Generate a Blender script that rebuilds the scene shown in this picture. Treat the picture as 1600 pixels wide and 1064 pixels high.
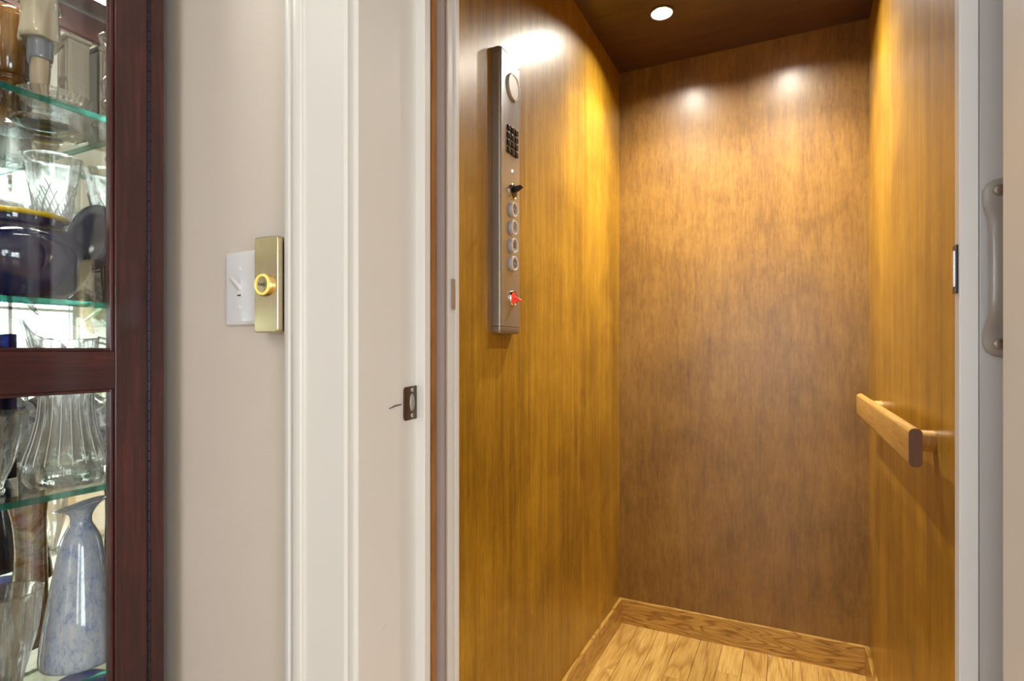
import bpy, bmesh, math, random
from mathutils import Vector, Matrix
random.seed(7)
for o in list(bpy.data.objects): bpy.data.objects.remove(o)
S = bpy.context.scene
C = S.collection
PI = math.pi

# ------------------------------------------------------------------ camera, world, light, exposure
CAMZ = 1.17
cd = bpy.data.cameras.new('camera'); cam = bpy.data.objects.new('camera', cd); C.objects.link(cam)
cd.sensor_width = 36; cd.lens = 36 * 883 / 1600; cd.shift_y = 0.010; cd.clip_start = 0.02
cam.location = (0, 0, CAMZ); cam.rotation_euler = (PI / 2, 0, math.radians(26.4))
S.camera = cam
vs = S.view_settings
vs.view_transform = 'Standard'; vs.look = 'None'; vs.gamma = 1.0; vs.use_curve_mapping = False
vs.exposure = 0.12
try:
    S.cycles.caustics_reflective = False; S.cycles.max_bounces = 16; S.cycles.transparent_max_bounces = 24; S.cycles.glossy_bounces = 8
    S.cycles.transmission_bounces = 12; S.cycles.diffuse_bounces = 6
except Exception: pass
W = bpy.data.worlds.new('sky'); S.world = W; W.use_nodes = True
W.node_tree.nodes['Background'].inputs[0].default_value = (0.78, 0.88, 1.0, 1)
W.node_tree.nodes['Background'].inputs[1].default_value = 1.6
CAB_LIGHT = 2700.0        # emission of the two recessed elevator lamps
CAB_BEAM = 92.0           # their reflector beam, straight down
def area_light(name, loc, rot, sx, sy, power, col, spread=180):
    l = bpy.data.lights.new(name, 'AREA'); l.shape = 'RECTANGLE'; l.size = sx; l.size_y = sy
    l.energy = power; l.color = col; l.spread = math.radians(spread)
    o = bpy.data.objects.new(name, l); C.objects.link(o); o.location = loc; o.rotation_euler = rot
    return o
DAY = (0.92, 0.97, 1.0)
# daylight just outside the room's windows and the added left one
area_light('daylight_right', (3.35, -2.40, 1.3), (0, PI / 2, 0), 2.0, 1.2, 78, DAY)
area_light('daylight_right', (3.35, -1.17, 0.95), (0, PI / 2, 0), 1.35, 1.1, 66, DAY)
area_light('daylight_back', (-0.1, -4.35, 1.35), (PI / 2, 0, 0), 2.4, 1.9, 55, DAY)
area_light('fill_light_left', (-1.70, -2.0, 1.55), (0, -PI / 2, 0), 1.4, 1.5, 80, DAY)  # fill light for the right jamb, through the added left window

# ------------------------------------------------------------------ materials
MATS = {}
def nm(name):
    m = bpy.data.materials.new(name); m.use_nodes = True; MATS[name] = m
    nt = m.node_tree; return m, nt, nt.nodes['Principled BSDF']
def N(nt, t, **kw):
    n = nt.nodes.new(t)
    for k, v in kw.items(): setattr(n, k, v)
    return n
def ramp(nt, fac, stops):
    r = N(nt, 'ShaderNodeValToRGB'); e = r.color_ramp.elements
    e[0].position, e[0].color = stops[0][0], (*stops[0][1], 1)
    e[1].position, e[1].color = stops[-1][0], (*stops[-1][1], 1)
    for p, c in stops[1:-1]:
        x = e.new(p); x.color = (*c, 1)
    nt.links.new(fac, r.inputs[0]); return r.outputs[0]
def noise(nt, vec, scale, detail=4, rough=.55, dist=0.0):
    n = N(nt, 'ShaderNodeTexNoise'); n.inputs['Scale'].default_value = scale; n.inputs['Detail'].default_value = detail
    n.inputs['Roughness'].default_value = rough; n.inputs['Distortion'].default_value = dist
    nt.links.new(vec, n.inputs['Vector']); return n.outputs['Fac']
def mapping(nt, scale, rnd=False):
    tc = N(nt, 'ShaderNodeTexCoord'); v = tc.outputs['Object']
    if rnd:
        oi = N(nt, 'ShaderNodeObjectInfo'); ml = N(nt, 'ShaderNodeVectorMath', operation='SCALE')
        cb = N(nt, 'ShaderNodeCombineXYZ')
        for i in range(3): cb.inputs[i].default_value = (7.3, 11.1, 5.7)[i]
        nt.links.new(cb.outputs[0], ml.inputs[0]); nt.links.new(oi.outputs['Random'], ml.inputs['Scale'])
        ad = N(nt, 'ShaderNodeVectorMath', operation='ADD'); nt.links.new(v, ad.inputs[0]); nt.links.new(ml.outputs[0], ad.inputs[1]); v = ad.outputs[0]
    mp = N(nt, 'ShaderNodeMapping'); mp.inputs['Scale'].default_value = scale; nt.links.new(v, mp.inputs[0])
    return mp.outputs[0], v
def math_(nt, op, a, b):
    m = N(nt, 'ShaderNodeMath', operation=op)
    for i, x in enumerate((a, b)):
        if isinstance(x, (int, float)): m.inputs[i].default_value = x
        else: nt.links.new(x, m.inputs[i])
    return m.outputs[0]
def mixc(nt, fac, a, b, mode='MIX'):
    m = N(nt, 'ShaderNodeMix', data_type='RGBA', blend_type=mode)
    for s, x in ((0, fac), (6, a), (7, b)):
        if isinstance(x, (int, float)): m.inputs[s].default_value = x
        elif isinstance(x, tuple): m.inputs[s].default_value = (*x, 1)
        else: nt.links.new(x, m.inputs[s])
    return m.outputs[2]
def bump(nt, b, h, strength, dist):
    n = N(nt, 'ShaderNodeBump'); n.inputs['Strength'].default_value = strength; n.inputs['Distance'].default_value = dist
    nt.links.new(h, n.inputs['Height']); nt.links.new(n.outputs[0], b.inputs['Normal'])

def paint(name, col, rough=.5, bscale=0, bstr=.1, spec=.5, var=.04, coat=0):
    m, nt, b = nm(name)
    mp, v = mapping(nt, (1, 1, 1))
    f = noise(nt, v, 3.0, 3)
    c2 = tuple(max(0, x * (1 - var * 2)) for x in col)
    nt.links.new(ramp(nt, f, [(.3, c2), (.7, col)]), b.inputs['Base Color'])
    b.inputs['Roughness'].default_value = rough; b.inputs['Specular IOR Level'].default_value = spec
    b.inputs['Coat Weight'].default_value = coat
    if bscale:
        h = noise(nt, v, bscale, 3); bump(nt, b, h, bstr, .002)
    return m
def metal(name, col, rough=.3, brushed=None, var=.1):
    m, nt, b = nm(name)
    mp, v = mapping(nt, brushed or (1, 1, 1))
    f = noise(nt, mp, 40 if not brushed else 1.0, 3)
    c2 = tuple(x * (1 - var) for x in col)
    nt.links.new(ramp(nt, f, [(.3, c2), (.7, col)]), b.inputs['Base Color'])
    f2 = noise(nt, v, 14, 4)
    nt.links.new(math_(nt, 'ADD', math_(nt, 'MULTIPLY', f2, .18), rough - .09), b.inputs['Roughness'])
    b.inputs['Metallic'].default_value = 1
    return m
def glow(name, col, e, ecol=None):
    m, nt, b = nm(name); b.inputs['Base Color'].default_value = (*col, 1)
    b.inputs['Emission Color'].default_value = (*(ecol or col), 1); b.inputs['Emission Strength'].default_value = e
    b.inputs['Roughness'].default_value = .3
    return m

def veneer(name, lo, mid, hi, axis='z', rough=.42, coat=.45, coat_rough=.27, bl=1.0, w=(.30, .34, .26, .10), shortness=1.0, span=1.0):
    m, nt, b = nm(name)
    a = {'x': 0, 'y': 1, 'z': 2}[axis]
    def sc(across, along): s = [across] * 3; s[a] = along; return tuple(s)
    m1, v = mapping(nt, sc(150, 7 * shortness)); m2, _ = mapping(nt, sc(26, 1.3 * shortness)); m3, _ = mapping(nt, sc(60, 26)); m4, _ = mapping(nt, sc(420, 22))
    fine = noise(nt, m1, 1, 5, .6); med = noise(nt, m2, 1, 5, .6, .6); blot = noise(nt, v, 4.5 * bl, 6, .62, .4); curl = noise(nt, m3, 1, 4, .7, 1.2)
    pore = noise(nt, m4, 1, 2, .5)
    s = math_(nt, 'ADD', math_(nt, 'MULTIPLY', fine, w[0]), math_(nt, 'MULTIPLY', med, w[1]))
    s = math_(nt, 'ADD', s, math_(nt, 'MULTIPLY', blot, w[2] )); s = math_(nt, 'ADD', s, math_(nt, 'MULTIPLY', curl, w[3]))
    col = ramp(nt, s, [(.5 - .115 * span, lo), (.5, mid), (.5 + .11 * span, hi)])
    pc = ramp(nt, pore, [(.28, (.45, .38, .3)), (.42, (1, 1, 1))])
    col = mixc(nt, .55, col, pc, 'MULTIPLY')
    nt.links.new(col, b.inputs['Base Color'])
    b.inputs['Roughness'].default_value = rough; b.inputs['Coat Weight'].default_value = coat; b.inputs['Coat Roughness'].default_value = coat_rough
    bump(nt, b, fine, .05, .001)
    return m
def oak(name, lo, mid, hi, axis='y', rough=.32, across=16, lines=.6):
    m, nt, b = nm(name)
    a = {'x': 0, 'y': 1, 'z': 2}[axis]
    def sc(ac, al): s = [ac] * 3; s[a] = al; return tuple(s)
    m1, v = mapping(nt, sc(1, .13), True); m2, _ = mapping(nt, sc(260, 9), True)
    base = noise(nt, m1, across * .42, 2, .4, .25)
    rings = math_(nt, 'FRACT', math_(nt, 'MULTIPLY', base, 11.0), 0.0)
    line = ramp(nt, rings, [(0.0, (.42, .30, .18)), (.16, (.9, .86, .8)), (.7, (1, 1, 1)), (1.0, (.5, .38, .25))])
    fine = noise(nt, m2, 1, 4, .6)
    col = ramp(nt, fine, [(.33, lo), (.5, mid), (.66, hi)])
    col = mixc(nt, lines, col, line, 'MULTIPLY')
    oi = N(nt, 'ShaderNodeObjectInfo')
    tint = ramp(nt, oi.outputs['Random'], [(0, (.62, .55, .46)), (.35, (.95, .93, .90)), (.7, (1, 1, 1)), (1, (.82, .72, .60))])
    col = mixc(nt, .8, col, tint, 'MULTIPLY')
    nt.links.new(col, b.inputs['Base Color']); b.inputs['Roughness'].default_value = rough
    b.inputs['Coat Weight'].default_value = .25; b.inputs['Coat Roughness'].default_value = .2
    bump(nt, b, fine, .06, .001)
    return m
def thin_glass(name, tint, ior=1.45, gl=1.0):
    m = bpy.data.materials.new(name); m.use_nodes = True; MATS[name] = m; nt = m.node_tree
    nt.nodes.remove(nt.nodes['Principled BSDF']); out = nt.nodes['Material Output']
    t = N(nt, 'ShaderNodeBsdfTransparent'); t.inputs[0].default_value = (*tint, 1)
    g = N(nt, 'ShaderNodeBsdfGlossy'); g.inputs['Roughness'].default_value = .005; g.inputs[0].default_value = (gl, gl, gl, 1)
    f = N(nt, 'ShaderNodeFresnel'); ge = N(nt, 'ShaderNodeNewGeometry')
    nt.links.new(math_(nt, 'ADD', math_(nt, 'MULTIPLY', ge.outputs['Backfacing'], 1 / ior - ior), ior), f.inputs[0])
    mx = N(nt, 'ShaderNodeMixShader'); nt.links.new(f.outputs[0], mx.inputs[0]); nt.links.new(t.outputs[0], mx.inputs[1]); nt.links.new(g.outputs[0], mx.inputs[2])
    nt.links.new(mx.outputs[0], out.inputs[0]); return m
def crystal(name, tint=(1, 1, 1), clear=.35, ior=1.5, rough=0.0, milk=0.0, milkcol=(.8, .85, 1)):
    m = bpy.data.materials.new(name); m.use_nodes = True; MATS[name] = m; nt = m.node_tree
    nt.nodes.remove(nt.nodes['Principled BSDF']); out = nt.nodes['Material Output']
    t = N(nt, 'ShaderNodeBsdfTransparent'); t.inputs[0].default_value = (*tint, 1)
    g = N(nt, 'ShaderNodeBsdfGlass'); g.inputs['Color'].default_value = (*tint, 1); g.inputs['IOR'].default_value = ior; g.inputs['Roughness'].default_value = rough
    mx = N(nt, 'ShaderNodeMixShader'); mx.inputs[0].default_value = clear
    nt.links.new(g.outputs[0], mx.inputs[1]); nt.links.new(t.outputs[0], mx.inputs[2]); res = mx.outputs[0]
    if milk:
        d = N(nt, 'ShaderNodeBsdfPrincipled'); d.inputs['Base Color'].default_value = (*milkcol, 1); d.inputs['Roughness'].default_value = .1
        mk = N(nt, 'ShaderNodeMixShader'); mk.inputs[0].default_value = milk
        nt.links.new(res, mk.inputs[1]); nt.links.new(d.outputs[0], mk.inputs[2]); res = mk.outputs[0]
    nt.links.new(res, out.inputs[0]); return m

paint('wall_beige', (.675, .615, .560), .6, 180, .12, var=.02)
paint('trim_white', (.73, .73, .72), .36, 60, .03, spec=.32, var=.015)
paint('ceiling_white', (.82, .81, .78), .8)
paint('gate_white', (.76, .765, .78), .35)
paint('gate_grey', (.52, .515, .53), .35)
paint('gate_lilac', (.66, .60, .63), .4)
paint('handle_taupe', (.33, .30, .285), .3, coat=.3)
paint('plastic_white', (.80, .82, .87), .12, coat=.5)
paint('black_plastic', (.012, .012, .014), .25)
paint('dark_slot', (.02, .018, .016), .6)
paint('shaft_dark', (.10, .08, .06), .8)
paint('ink', (.015, .013, .012), .4)
metal('steel', (.47, .48, .51), .32, (260, 260, 6), .10); MATS['steel'].node_tree.nodes['Principled BSDF'].inputs['Metallic'].default_value = .82
metal('speaker_silver', (.66, .66, .66), .4); MATS['speaker_silver'].node_tree.nodes['Principled BSDF'].inputs['Metallic'].default_value = .3
paint('cap_grey', (.36, .34, .34), .25)
metal('chrome', (.85, .84, .84), .12)
m, nt, b = nm('brass'); mp, v = mapping(nt, (3, 3, 320)); nt.links.new(ramp(nt, noise(nt, mp, 1, 2), [(.3, (.70, .56, .33)), (.7, (.82, .67, .42))]), b.inputs['Base Color']); b.inputs['Roughness'].default_value = .27; b.inputs['Metallic'].default_value = 1
metal('bronze_dark', (.16, .13, .115), .35)
metal('screw_steel', (.62, .58, .54), .25)
metal('hinge_metal', (.045, .035, .045), .45)
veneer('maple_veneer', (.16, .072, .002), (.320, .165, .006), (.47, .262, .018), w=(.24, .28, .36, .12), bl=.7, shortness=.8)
veneer('maple_veneer_back_shaded', (.108, .047, .007), (.212, .106, .017), (.305, .164, .034), w=(.26, .20, .36, .18), shortness=2.2, bl=.8, span=1.25)  # shorter figure, plus a darker, duller tone standing in for light and view angle
veneer('maple_veneer_ceiling_shaded', (.034, .014, .010), (.066, .028, .019), (.10, .045, .030), axis='x')  # same veneer, the ceiling's shade put into a darker colour
veneer('rail_wood', (.36, .18, .03), (.52, .30, .07), (.62, .38, .11), axis='y')
veneer('rail_end', (.09, .03, .010), (.14, .055, .018), (.19, .08, .03), axis='z')
veneer('edge_brown', (.30, .13, .04), (.46, .22, .075), (.56, .28, .10))
veneer('mahogany', (.016, .003, .0035), (.042, .0065, .007), (.095, .017, .012), rough=.3, coat=.25, coat_rough=.12)
veneer('mahogany_y', (.016, .003, .0035), (.042, .0065, .007), (.095, .017, .012), axis='y', rough=.3, coat=.25, coat_rough=.12)
oak('oak_floor', (.43, .25, .06), (.62, .40, .115), (.72, .49, .17))
oak('oak_base', (.36, .20, .04), (.52, .31, .075), (.61, .38, .105), axis='x', across=46, lines=.95)
oak('oak_base_y', (.36, .20, .04), (.52, .31, .075), (.61, .38, .105), axis='y', across=46, lines=.95)
thin_glass('pane_glass', (.97, .985, .975), 1.6)
thin_glass('shelf_glass', (.93, .975, .955), 1.5)
thin_glass('window_glass', (.98, .99, .99), 1.4)
crystal('shelf_edge', (.10, .52, .42), .25, 1.5, .05, .35, (.03, .26, .21))
crystal('crystal', (.99, .99, .98), .38, 1.5, 0, .03, (.92, .92, .9))
crystal('crystal_vase', (.99, .99, .99), .6, 1.35, 0, .03, (.9, .92, .95))
crystal('cut_glass', (1, 1, 1), .2, 1.5, .15, .7, (.95, .96, .97))
crystal('crystal_soft', (.97, .98, .98), .55)
crystal('navy_glass', (.10, .12, .26), .30, 1.5, 0, .35, (.012, .014, .05))
crystal('cobalt_glass', (.25, .3, .8), .3, 1.5, 0, .4, (.10, .12, .5))
m, nt, b = nm('mirror'); b.inputs['Base Color'].default_value = (.86, .87, .85, 1); b.inputs['Metallic'].default_value = 1; b.inputs['Roughness'].default_value = .0
m, nt, b = nm('navy_glaze'); mp, v = mapping(nt, (1, 1, 1)); nt.links.new(ramp(nt, noise(nt, v, 20, 4), [(.3, (.006, .010, .045)), (.7, (.014, .022, .095))]), b.inputs['Base Color']); b.inputs['Roughness'].default_value = .06; b.inputs['Coat Weight'].default_value = .6
paint('navy_plate_glaze', (.020, .034, .11), .12, coat=.5, var=.2)
paint('yellow_glaze', (.80, .58, .02), .1, coat=.5)
paint('cream_porcelain', (.72, .63, .48), .08, coat=.6, var=.08)
paint('greyblue_porcelain', (.33, .36, .44), .08, coat=.6, var=.1)
paint('skin_porcelain', (.70, .55, .40), .1, coat=.6)
veneer('brown_porcelain', (.07, .028, .008), (.17, .075, .02), (.32, .17, .06), rough=.1, coat=.7, coat_rough=.05)
# mottled blue-white art glass
m, nt, b = nm('mottled_blue'); mp, v = mapping(nt, (1, 1, .45))
f = noise(nt, mp, 95, 7, .75); f2 = noise(nt, mp, 260, 3, .6)
c = ramp(nt, f, [(.34, (.25, .34, .70)), (.46, (.56, .66, .90)), (.62, (.78, .83, .94))])
c = mixc(nt, .5, c, ramp(nt, f2, [(.33, (.35, .40, .62)), (.42, (1, 1, 1))]), 'MULTIPLY')
nt.links.new(c, b.inputs['Base Color']); b.inputs['Roughness'].default_value = .08; b.inputs['Coat Weight'].default_value = .6; b.inputs['Transmission Weight'].default_value = .3
# mosaic metallic art glass
m, nt, b = nm('mosaic_glass'); mp, v = mapping(nt, (1, 1, 1))
vo = N(nt, 'ShaderNodeTexVoronoi'); vo.inputs['Scale'].default_value = 55; nt.links.new(v, vo.inputs['Vector'])
f = noise(nt, v, 16, 5, .65, .6)
c = ramp(nt, f, [(.30, (.03, .08, .12)), (.40, (.28, .13, .04)), (.5, (.50, .42, .36)), (.58, (.30, .13, .05)), (.68, (.62, .40, .09))])
c = mixc(nt, .25, c, vo.outputs['Color'], 'SOFT_LIGHT')
nt.links.new(c, b.inputs['Base Color']); b.inputs['Roughness'].default_value = .12; b.inputs['Metallic'].default_value = .15; b.inputs['Coat Weight'].default_value = .8
bump(nt, b, vo.outputs['Distance'], .3, .003)
# ridged grey plate
m, nt, b = nm('ridged_grey'); mp, v = mapping(nt, (260, 40, 40)); f = noise(nt, mp, 1, 3, .6)
nt.links.new(ramp(nt, f, [(.35, (.08, .075, .10)), (.6, (.24, .23, .25))]), b.inputs['Base Color']); b.inputs['Roughness'].default_value = .2
m, nt, b = nm('floral_china'); mp, v = mapping(nt, (1, 1, 1)); f = noise(nt, v, 75, 3, .6)
nt.links.new(ramp(nt, f, [(.38, (.12, .14, .30)), (.46, (.70, .68, .66)), (.62, (.74, .72, .70)), (.7, (.5, .22, .2))]), b.inputs['Base Color']); b.inputs['Roughness'].default_value = .1
paint('leaf_green', (.16, .40, .04), .4)
paint('pot_white', (.75, .72, .68), .3)
paint('cushion_white', (.80, .78, .74), .8)
glow('lamp_lens', (1, .95, .85), CAB_LIGHT, (1.0, .92, .79))
glow('cabinet_fill_glow', (1, .97, .9), 150, (1.0, .94, .84))  # glow of the lamp added inside the cabinet
glow('hall_fill_lens', (1, .98, .95), 11, (1.0, .97, .93))  # glow of the added hall fill lamps
glow('call_ring', (.85, .68, .16), .38, (1.0, .80, .22))
glow('red_lit', (.75, .05, .03), .3, (1.0, .06, .03))
glow('led_white', (.9, .9, .85), 1.2)

# ------------------------------------------------------------------ mesh helpers
def newbm(): return bmesh.new()
def add_box(bm, x0, x1, y0, y1, z0, z1, bev=0, seg=2):
    t = bmesh.new()
    bmesh.ops.create_cube(t, size=1)
    for v in t.verts: v.co = Vector(((x0 + x1) / 2 + v.co.x * (x1 - x0), (y0 + y1) / 2 + v.co.y * (y1 - y0), (z0 + z1) / 2 + v.co.z * (z1 - z0)))
    if bev: bmesh.ops.bevel(t, geom=list(t.edges), offset=bev, segments=seg, profile=.5, affect='EDGES')
    merge(bm, t); return bm
def merge(bm, t):
    me = bpy.data.meshes.new('tmp'); t.to_mesh(me); t.free(); bm.from_mesh(me); bpy.data.meshes.remove(me)
def box(*a, **k): return add_box(newbm(), *a, **k)
def add_prism(bm, pts, axis, a0, a1, bev=0):
    """closed polygon extruded along an axis; pts are the two other coords in xyz order"""
    t = bmesh.new()
    def co(p, a): l = list(p); l.insert({'x': 0, 'y': 1, 'z': 2}[axis], a); return l
    f0 = [t.verts.new(co(p, a0)) for p in pts]; f1 = [t.verts.new(co(p, a1)) for p in pts]
    n = len(pts)
    t.faces.new(f0); t.faces.new(f1[::-1])
    for i in range(n): t.faces.new((f0[i], f1[i], f1[(i + 1) % n], f0[(i + 1) % n])[::-1])
    bmesh.ops.recalc_face_normals(t, faces=t.faces)
    if bev: bmesh.ops.bevel(t, geom=list(t.edges), offset=bev, segments=2, profile=.5, affect='EDGES')
    merge(bm, t); return bm
def rrect(x0, x1, y0, y1, r, seg=6):
    pts = []
    for cx, cy, a in ((x1 - r, y1 - r, 0), (x0 + r, y1 - r, 90), (x0 + r, y0 + r, 180), (x1 - r, y0 + r, 270)):
        for i in range(seg + 1):
            t = math.radians(a + 90 * i / seg); pts.append((cx + r * math.cos(t), cy + r * math.sin(t)))
    return pts
def add_lathe(bm, prof, c=(0, 0, 0), seg=48, mod=None, axis='z', closed=False, shift=None):
    """prof: list of (r, h); mod(r,h,theta,i)->r ; rotates around axis through c"""
    t = bmesh.new(); rings = []
    for i, (r, h) in enumerate(prof):
        if r < 1e-6:
            rings.append([t.verts.new((0, 0, h))]); continue
        rg = []
        for k in range(seg):
            th = 2 * PI * k / seg
            rr = mod(r, h, th, i) if mod else r
            hh = h
            if isinstance(rr, tuple): rr, hh = rr
            p = Vector((rr * math.cos(th), rr * math.sin(th), hh))
            if shift: p += Vector(shift(h, i))
            rg.append(t.verts.new(p))
        rings.append(rg)
    pairs = list(zip(rings[:-1], rings[1:]))
    if closed: pairs.append((rings[-1], rings[0]))
    for a, b_ in pairs:
        if len(a) == 1 and len(b_) == 1: continue
        for k in range(seg):
            k2 = (k + 1) % seg
            if len(a) == 1: t.faces.new((a[0], b_[k], b_[k2]))
            elif len(b_) == 1: t.faces.new((a[k], b_[0], a[k2]))
            else: t.faces.new((a[k], b_[k], b_[k2], a[k2]))
    bmesh.ops.recalc_face_normals(t, faces=t.faces)
    M = {'z': Matrix(), 'x': Matrix.Rotation(PI / 2, 4, 'Y'), '-x': Matrix.Rotation(-PI / 2, 4, 'Y'), '-y': Matrix.Rotation(PI / 2, 4, 'X'), 'y': Matrix.Rotation(-PI / 2, 4, 'X')}[axis] if isinstance(axis, str) else axis
    bmesh.ops.transform(t, matrix=Matrix.Translation(c) @ M, verts=t.verts)
    merge(bm, t); return bm
def lathe(*a, **k): return add_lathe(newbm(), *a, **k)
def add_tube(bm, pts, rad, seg=12, flat=1.0):
    t = bmesh.new(); pts = [Vector(p) for p in pts]; rings = []
    up = None
    for i, p in enumerate(pts):
        d = (pts[min(i + 1, len(pts) - 1)] - pts[max(i - 1, 0)]).normalized()
        if up is None:
            up = Vector((0, 0, 1)) if abs(d.z) < .9 else Vector((1, 0, 0))
        s = d.cross(up).normalized(); u = s.cross(d).normalized(); up = u
        r = rad[i] if isinstance(rad, (list, tuple)) else rad
        rings.append([t.verts.new(p + s * r * math.cos(2 * PI * k / seg) + u * r * flat * math.sin(2 * PI * k / seg)) for k in range(seg)])
    for a, b_ in zip(rings[:-1], rings[1:]):
        for k in range(seg): t.faces.new((a[k], a[(k + 1) % seg], b_[(k + 1) % seg], b_[k]))
    t.faces.new(rings[0][::-1]); t.faces.new(rings[-1])
    bmesh.ops.recalc_face_normals(t, faces=t.faces)
    merge(bm, t); return bm
def tube(*a, **k): return add_tube(newbm(), *a, **k)
WL = {}
def obj(name, bm, mat, parent=None, smooth=None, label=None):
    lo = Vector((1e9,) * 3); hi = -lo
    for v in bm.verts:
        for i in range(3): lo[i] = min(lo[i], v.co[i]); hi[i] = max(hi[i], v.co[i])
    org = Vector(((lo.x + hi.x) / 2, (lo.y + hi.y) / 2, lo.z))
    bmesh.ops.translate(bm, verts=bm.verts, vec=-org)
    me = bpy.data.meshes.new(name); bm.to_mesh(me); bm.free()
    o = bpy.data.objects.new(name, me); C.objects.link(o)
    for mm in (mat if isinstance(mat, (list, tuple)) else [mat]): me.materials.append(MATS[mm])
    if smooth is not None:
        for p in me.polygons: p.use_smooth = True
        try: me.set_sharp_from_angle(angle=math.radians(smooth))
        except Exception: pass
    if parent is not None:
        o.parent = parent; o.location = org - WL[parent.name]
    else: o.location = org
    WL[o.name] = org
    if label: o['label'] = label
    return o
def thing(name, loc, label, cat, group=None):
    o = bpy.data.objects.new(name, None); C.objects.link(o); o.empty_display_size = .05
    o.location = loc; WL[o.name] = Vector(loc); tag(o, label, cat, group); return o
def tag(o, label, cat, group=None):
    o['label'] = label; o['category'] = cat
    if group: o['group'] = group
    return o
def struct(name, bm, mat, label=None, cat=None, smooth=None, parent=None):
    o = obj(name, bm, mat, parent, smooth)
    o['kind'] = 'structure'
    if label: o['label'] = label
    if cat: o['category'] = cat
    return o
def text(s, size, M, mat, parent, name='lettering', depth=.0002):
    cu = bpy.data.curves.new(name, 'FONT'); cu.body = s; cu.size = size; cu.align_x = 'CENTER'; cu.align_y = 'CENTER'; cu.extrude = depth
    to = bpy.data.objects.new('tmp_text', cu); C.objects.link(to)
    dg = bpy.context.evaluated_depsgraph_get(); me = bpy.data.meshes.new_from_object(to.evaluated_get(dg))
    bpy.data.objects.remove(to)
    bm = newbm(); bm.from_mesh(me); bpy.data.meshes.remove(me)
    bmesh.ops.transform(bm, matrix=M, verts=bm.verts)
    return obj(name, bm, mat, parent)

# ================================================================== SETTING: the hall
YW = 0.605; YWB = 0.755          # hall wall front / back plane
JX0, JX1 = -0.537, 0.2015        # jamb faces of the door opening
HX0, HX1, HY0, HZ = -1.334, 3.0, -4.0, 2.75
DOORZ = 2.08
bm = newbm()
add_box(bm, HX0 - .15, JX0 - .02, YW, YWB, 0, HZ); add_box(bm, JX1 + .02, HX1 + .15, YW, YWB, 0, HZ); add_box(bm, JX0 - .02, JX1 + .02, YW, YWB, DOORZ + .02, HZ)
struct('wall_front', bm, 'wall_beige', 'beige painted hall wall around the elevator doorway', 'wall')
def wall_with_holes(axis, p0, p1, a0, a1, holes):
    bm = newbm(); cur = a0
    def bx(u0, u1, z0, z1):
        if axis == 'x': add_box(bm, p0, p1, u0, u1, z0, z1)
        else: add_box(bm, u0, u1, p0, p1, z0, z1)
    for h0, h1, z0, z1 in holes:
        bx(cur, h0, 0, HZ); bx(h0, h1, 0, z0); bx(h0, h1, z1, HZ); cur = h1
    bx(cur, a1, 0, HZ); return bm
WR = [(-2.95, -1.95, .35, 2.15), (-1.66, -.68, .35, 1.56)]
WB_ = [(-1.1, .9, .5, 2.2)]
struct('wall_right', wall_with_holes('x', HX1, HX1 + .15, HY0, YW, WR), 'wall_beige', 'beige hall wall with two tall windows', 'wall')
struct('wall_back', wall_with_holes('y', HY0 - .15, HY0, HX0 - .15, HX1 + .15, WB_), 'wall_beige', 'beige hall wall with one wide window', 'wall')
WLF = [(-2.75, -1.25, .9, 2.2)]  # unseen window, added to light the right jamb
struct('wall_left', wall_with_holes('x', HX0 - .15, HX0, HY0, YW, WLF), 'wall_beige', 'beige hall wall behind the display cabinet', 'wall')
wi = 0
for axis, lst, p in (('x', WR, HX1 + .05), ('y', WB_, HY0 - .09), ('x', WLF, HX0 - .09)):
    for h0, h1, z0, z1 in lst:
        wi += 1
        fr = newbm()
        def bx(u0, u1, a, b_, t=.04):
            if axis == 'x': add_box(fr, p, p + t, u0, u1, a, b_)
            else: add_box(fr, u0, u1, p, p + t, a, b_)
        bx(h0, h0 + .05, z0, z1); bx(h1 - .05, h1, z0, z1); bx(h0 + .05, h1 - .05, z0, z0 + .05); bx(h0 + .05, h1 - .05, z1 - .05, z1)
        w = struct('window_%d' % wi, fr, 'trim_white', ('tall white window of the hall farther from the elevator', 'tall white window of the hall nearer to the elevator', 'wide white window opposite the elevator doorway', 'added fill-light window beside the display cabinet')[wi - 1], 'window')
        cu_, cz = (h0 + h1) / 2, (z0 + z1) / 2
        fr = newbm(); bx(cu_ - .012, cu_ + .012, z0 + .05, z1 - .05, .03); obj('mullion', fr, 'trim_white', w)
        fr = newbm(); bx(h0 + .05, h1 - .05, cz - .012, cz + .012, .03); obj('muntin', fr, 'trim_white', w)
        for ua, ub in ((h0 + .05, cu_ - .012), (cu_ + .012, h1 - .05)):
            for za, zb in ((z0 + .05, cz - .012), (cz + .012, z1 - .05)):
                fr = newbm(); bx(ua, ub, za, zb, .006); obj('pane', fr, 'window_glass', w)
struct('ceiling', box(HX0 - .15, HX1 + .15, HY0 - .15, YWB, HZ, HZ + .1), 'ceiling_white', 'white hall ceiling', 'ceiling')
struct('floor', box(HX0 - .15, HX1 + .15, HY0 - .15, .83, -.1, 0), 'oak_floor', 'oak hall floor in front of the elevator', 'floor')
struct('baseboard_front', box(HX0, -.664, YW - .016, YW, 0, .13, bev=.003), 'trim_white', 'white baseboard under the beige hall wall', 'baseboard')

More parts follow.
